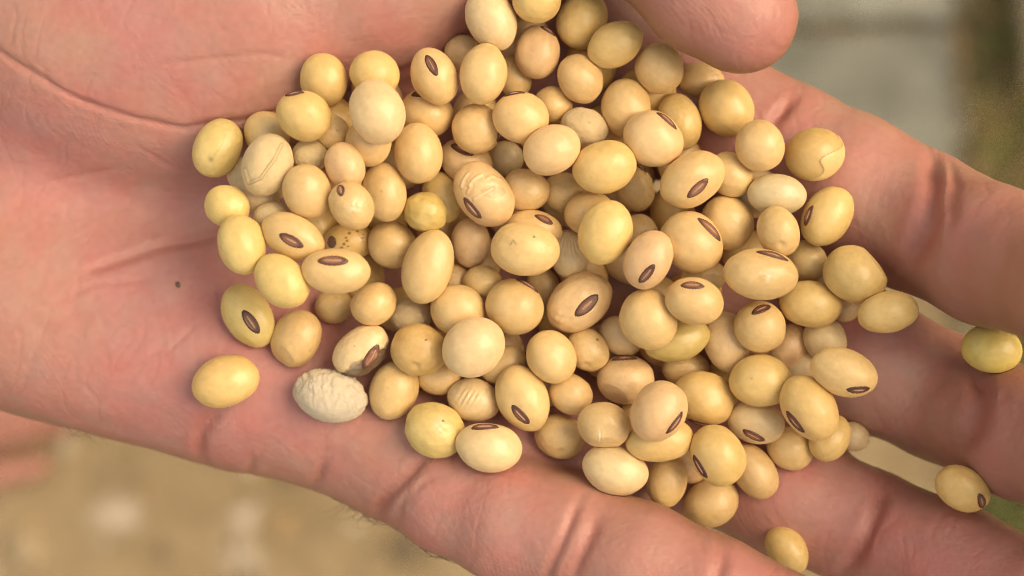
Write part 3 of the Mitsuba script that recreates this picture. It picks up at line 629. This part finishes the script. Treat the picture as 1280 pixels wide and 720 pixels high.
scene['mole_material'] = {'type': 'principled', 'base_color': {'type': 'rgb', 'value': [0.10, 0.05, 0.03]}, 'roughness': 0.6}
scene['hand__mole'] = mikit.ply(((u * [0.42, 0.62, 0.25] * (1 + 0.3 * (meshkit.noise(u * 3) - 0.5))[:, None] + m0) * MM, f), 'mole_material', smooth=True)
labels['hand__mole'] = {'label': 'tiny dark speck on the palm'}
# fine hairs along the little finger side
def tube(c, r, k=4):
    c = np.asarray(c); n = len(c); t = unit(np.gradient(c, axis=0)); a = unit(np.cross(t, [0.3, 0.2, 0.93])); b = np.cross(t, a)
    th = np.arange(k) * 2 * math.pi / k
    rr = r * np.linspace(1, 0.25, n)
    v = (c[:, None] + rr[:, None, None] * (np.cos(th)[None, :, None] * a[:, None] + np.sin(th)[None, :, None] * b[:, None])).reshape(-1, 3)
    f = []
    for i in range(n - 1):
        for j in range(k):
            q = [i * k + j, i * k + (j + 1) % k, (i + 1) * k + (j + 1) % k, (i + 1) * k + j]
            f += [[q[0], q[1], q[2]], [q[0], q[2], q[3]]]
    return v, np.array(f)
hr = np.random.default_rng(9)
parts, base = [], 0
V = hv / MM
for k in range(46):
    if k < 38:
        x = hr.choice([hr.normal(462, 9), hr.normal(508, 14), hr.uniform(400, 560)], p=[.3, .4, .3]); y0 = 700
    else:
        x = hr.uniform(70, 130); y0 = 600
    # the lower outline of the hand at this x
    cand = np.nonzero(np.abs(V[:, 0] / ((CAM_Z - V[:, 2]) / FOCAL) + 640 - x) < 2.5)[0]
    py = 360 - V[cand, 1] / ((CAM_Z - V[cand, 2]) / FOCAL)
    root = V[cand[np.argsort(-py)[min(len(py) - 1, int(hr.integers(0, 30)))]]]
    L = hr.uniform(1.8, 5.0); a = math.radians(hr.uniform(-75, -10)); sgn = hr.choice([-1, 1], p=[.25, .75])
    d0 = np.array([math.cos(a) * sgn, math.sin(a), hr.uniform(-0.3, 0.5)])
    s = np.linspace(0, 1, 7)[:, None]
    c = root + d0 * L * s + np.array([0.5 * sgn, 0.75, 0]) * L * s ** 2 * hr.uniform(0.2, 0.9)
    tv, tf = tube(c, hr.uniform(0.04, 0.065))
    parts.append((tv, tf + base)); base += len(tv)
scene['hair_material'] = {'type': 'principled', 'base_color': {'type': 'rgb', 'value': [0.15, 0.10, 0.055]}, 'roughness': 0.5}
scene['hand__hair'] = mikit.ply((np.vstack([p[0] for p in parts]) * MM, np.vstack([p[1] for p in parts])), 'hair_material', smooth=True)
labels['hand__hair'] = {'label': 'fine dark hairs along the edge of the palm', 'kind': 'stuff'}

# ---------------------------------------------------------------- the bare foot on the ground, out of focus
def foot_sdf(p):
    d = None
    for (xt, yt, r, xb, yb) in ((175, 420, 10, 60, 425), (150, 476, 7.5, 30, 480), (122, 512, 7, 0, 516), (84, 529, 5.2, -20, 545), (48, 582, 5.8, -50, 600)):
        a, b, c = P(xt, yt, GROUND_Z + 8), P((xt + xb) / 2, (yt + yb) / 2, GROUND_Z + 14), P(xb, yb, GROUND_Z + 14)
        q = smin(capsule(p, a, b, r, r * 1.15), capsule(p, b, c, r * 1.15, r * 1.7), 3)
        q = smin(q, capsule(p, c, P(xb - 160, yb - (yb - 480) * 0.35, GROUND_Z + 26), r * 1.1, 15), 6)
        d = q if d is None else smin(d, q, 2.0)
    return smin(d, capsule(p, P(-160, 470, GROUND_Z + 28), P(-420, 470, GROUND_Z + 34), 26, 30), 16)
lo, hi = P(-470, 700, GROUND_Z), P(230, 330, GROUND_Z)
fv, ff = surface_net(foot_sdf, np.array([lo[0], lo[1], GROUND_Z - 6]), np.array([hi[0], hi[1], GROUND_Z + 70]), 1.6)
fm = meshkit.fbm(fv / 9, 3, 8)[:, None]
scene['foot'] = mikit.ply((fv * MM, ff), 'skin', smooth=True, color=np.clip(np.array([0.29, 0.125, 0.09]) * (0.8 + 0.4 * fm), 0, 1))
labels['foot'] = {'label': 'blurred bare toes on the ground below the wrist', 'category': 'foot'}

# ---------------------------------------------------------------- the soybeans, each an object
def coat_relief(p, n, uv):
    x, y, z = p.x / MM, p.y / MM, p.z / MM
    return (mikit.fbm(x * 3.2, y * 3.2, z * 3.2, octaves=2) * 0.022 + mikit.noise(x * 0.9, y * 0.9, z * 0.9) * 0.06) * MM
scene['coat'] = {'type': 'bumpmap', 'tex': mikit.proc(coat_relief, eps=6e-5), 'scale': 1.0,
                 'b': {'type': 'principled', 'base_color': {'type': 'mesh_attribute', 'name': 'vertex_color'}, 'roughness': 0.36, 'specular': 0.5}}
scene['dull_coat'] = {'type': 'principled', 'base_color': {'type': 'mesh_attribute', 'name': 'vertex_color'}, 'roughness': 0.75, 'specular': 0.25}
scene['eye_material'] = {'type': 'twosided', 'b': {'type': 'principled', 'base_color': {'type': 'mesh_attribute', 'name': 'vertex_color'}, 'roughness': 0.45, 'specular': 0.5}}
scene['seam_material'] = {'type': 'twosided', 'b': {'type': 'principled', 'base_color': {'type': 'rgb', 'value': [0.33, 0.19, 0.125]}, 'roughness': 0.45, 'specular': 0.5}}
LOOK = {'f': 'greenish', 'n': 'golden-beige', 'y': 'bright yellow', 'c': 'cream', 'p': 'pinkish-beige', 'g': 'greenish-yellow', 'o': 'ochre', 'm': 'mustard', 'd': 'dull beige', 'k': 'chalky'}
# (x, y) of a bean that stands out: its label, and how its neighbours' labels call it
MARKS = {
 (334, 207): ('pale dull soybean with a U-shaped crack in its coat', 'cracked pale bean'),
 (439, 257): ('small soybean with a round dark eye on top and a flaky side', 'bean with the round dark eye'),
 (471, 140): ('large smooth cream soybean, palest on the thumb side of the heap', 'large palest cream bean'),
 (543, 96): ('soybean with an upright dark eye, resting against the base of the thumb', 'eyed bean by the thumb base'),
 (605, 243): ('wrinkled soybean with a brown patch and an eye at its lower edge', 'wrinkled brown-patched bean'),
 (531, 265): ('small lumpy misshapen mustard-yellow soybean', 'lumpy mustard bean'),
 (535, 333): ('longest smooth oval soybean, standing upright in the heap', 'longest oval bean'),
 (656, 311): ('broad smooth soybean with a tiny V-shaped nick', 'nicked broad bean'),
 (725, 377): ('pinkish soybean with knobbly end and slanting dark eye', 'knobbly-ended bean'),
 (811, 325): ('pinkish egg-shaped soybean with dark eye near its lower tip', 'pinkish egg-shaped eyed bean'),
 (951, 343): ('wide soybean with a white flake mark and an eye along its top', 'white-flaked bean'),
 (1018, 193): ('ochre soybean with its coat peeling to a pale yellow patch', 'peeling bean'),
 (865, 224): ('tilted oval soybean with dark eye on the thumb side half of the heap', 'tilted eyed oval bean'),
 (1034, 270): ('yellow soybean lying by the index finger, its dark eye facing the heap', 'yellow bean eyeing the heap'),
 (1110, 390): ('yellow oval soybean lying over the gap between index and middle fingers', 'bean over the finger gap'),
 (1240, 436): ('greenish-yellow soybean held far out between index and middle fingers', 'bean held by two fingers'),
 (1203, 611): ('ochre soybean with an eye, held between middle and ring fingers', 'bean held by middle finger'),
 (984, 687): ('lone yellow soybean lying between ring and little fingers', 'lone bean by the little finger'),
 (1055, 466): ('soybean on the middle finger with a dark eye at its lower end', 'eyed bean on the middle finger'),
 (824, 514): ('big pinkish soybean with dark eye at its lower edge, topmost there', 'big low-eyed bean'),
 (654, 498): ('egg-shaped soybean with a long brown eye near its lower tip', 'long-eyed egg bean'),
 (593, 500): ('small cream soybean with a row of short ridges', 'ridged cream bean'),
 (611, 559): ('smooth cream soybean on the palm with an eye seen along its top edge', 'cream bean resting on palm'),
 (544, 538): ('greenish blemished soybean with a pale flake and dark pinprick', 'blemished greenish bean'),
 (281, 477): ('lone clean yellow soybean lying on the palm away from the heap', 'lone clean yellow bean'),
 (413, 494): ('chalky grey-white wrinkled soybean lying on the palm', 'chalky wrinkled bean'),
 (451, 438): ('damaged soybean with dark brown rot and a grey crumpled end', 'rotten-sided bean'),
 (310, 394): ('greenish soybean lying on the palm with a dark eye', 'greenish eyed bean'),
 (420, 338): ('flat wide soybean with a level dark eye along its top', 'level-eyed wide bean'),
 (366, 296): ('oval soybean with a slanting eye in the middle, on the wrist side', 'slant-eyed oval bean'),
 (437, 301): ('ochre soybean with dark brown spots, half hidden', 'brown-spotted bean'),
 (272, 185): ('outermost greenish soybean under the thumb mound, with a green spot', 'green-spotted bean'),
 (592, 434): ('largest smooth cream soybean, top of the heap', 'largest cream bean'),
 (868, 376): ('smooth soybean with a short eye lying level across its top', 'level short-eyed bean'),
 (865, 303): ('large soybean with a long dark eye along its upper edge', 'large edge-eyed bean'),
 (1012, 510): ('yellow soybean with a long eye hidden along its inner edge', 'inner-eyed yellow bean'),
 (945, 528): ('cream soybean with a slanting brown eye near its bottom', 'bottom-eyed cream bean'),
 (950, 408): ('round soybean with a dark eye tucked under its neighbour', 'round bean with tucked eye'),
 (523, 438): ('ochre soybean with a puckered crease near its bottom', 'puckered ochre bean'),
 (817, 174): ('plump pinkish soybean with an eye along its upper edge', 'plump pinkish edge-eyed bean'),
 (583, 203): ('pinkish soybean with a brown eye, mostly under the wrinkled bean', 'half-covered eyed bean'),
}
def describe():
    out, taken = {}, set()
    short = {k: v[1] for k, v in MARKS.items()}
    names = [v[1] for v in MARKS.values()]
    assert len(set(names)) == len(names)
    pairs = []
    every = BEANS + [(*q, L, W, a, -1, tone) if q else None for (x, y, L, W, a, tone, z), q in zip(BURIED, SHOWS)]
    for i, b in enumerate(every):
        if b is None:
            continue
        if (b[0], b[1]) in MARKS:
            out[i] = MARKS[(b[0], b[1])][0]
            continue
        for k in MARKS:
            pairs.append((math.hypot(b[0] - k[0], b[1] - k[1]), i, k))
    side = ['on the fingertip side of the {}', 'below the {}, towards the fingertips', 'directly below the {}', 'below the {}, towards the wrist',
            'on the wrist side of the {}', 'above the {}, towards the wrist', 'directly above the {}', 'above the {}, towards the fingertips']
    for dist, i, k in sorted(pairs):
        b = every[i]
        if i in out:
            continue
        s = int(round(math.degrees(math.atan2(b[1] - k[1], b[0] - k[0])) / 45)) % 8
        if (k, s) in taken:
            continue
        taken.add((k, s))
        form = 'long oval' if b[2] / b[3] > 1.42 else 'oval' if b[2] / b[3] > 1.22 else 'rounded' if b[2] / b[3] > 1.1 else 'round'
        look = ('deep shaded ' if b[5] < 0 else 'half-buried ' if b[5] <= 1 else '') + ('' if b[5] <= 1 else form + ' ') + LOOK[b[6]] + ' soybean'
        out[i] = look + ' ' + side[s].format(short[k])
    return out
texts = describe()
def bean_key(i):
    return 'soybean' + (f'_{i:03d}' if i else '')
for i, b in enumerate(BEANS):
    o = Bean(b, HEIGHTS[i], THICK[i], 100 + i)
    key = bean_key(i)
    v, f, c = o.mesh(5 if b[7] else 4)
    scene[key] = mikit.ply((v, f), 'dull_coat' if b[7] in ('chalk', 'crack', 'dull') else 'coat', smooth=True, color=c)
    labels[key] = {'label': texts[i], 'category': 'soybean', 'group': 'soybeans heaped on the palm'}
    if b[8]:
        hil, seam, tone = o.eye_meshes()
        scene[key + '__eye'] = mikit.ply(hil, 'eye_material', smooth=True, color=tone)
        scene[key + '__eye__seam'] = mikit.ply(seam, 'seam_material', smooth=True)
for k, (x, y, L, W, a, tone, z) in enumerate(BURIED):
    o = Bean((x, y, L, W, a, 0, tone, '', None), z, 0.95, 900 + k)
    v, f, c = o.mesh(3)
    key = bean_key(len(BEANS) + k)
    scene[key] = mikit.ply((v, f), 'coat', smooth=True, color=c)
    labels[key] = {'label': texts.get(len(BEANS) + k, 'soybean buried out of sight under the heap'), 'category': 'soybean', 'group': 'soybeans heaped on the palm' if SHOWS[k] else 'soybeans buried in the heap'}
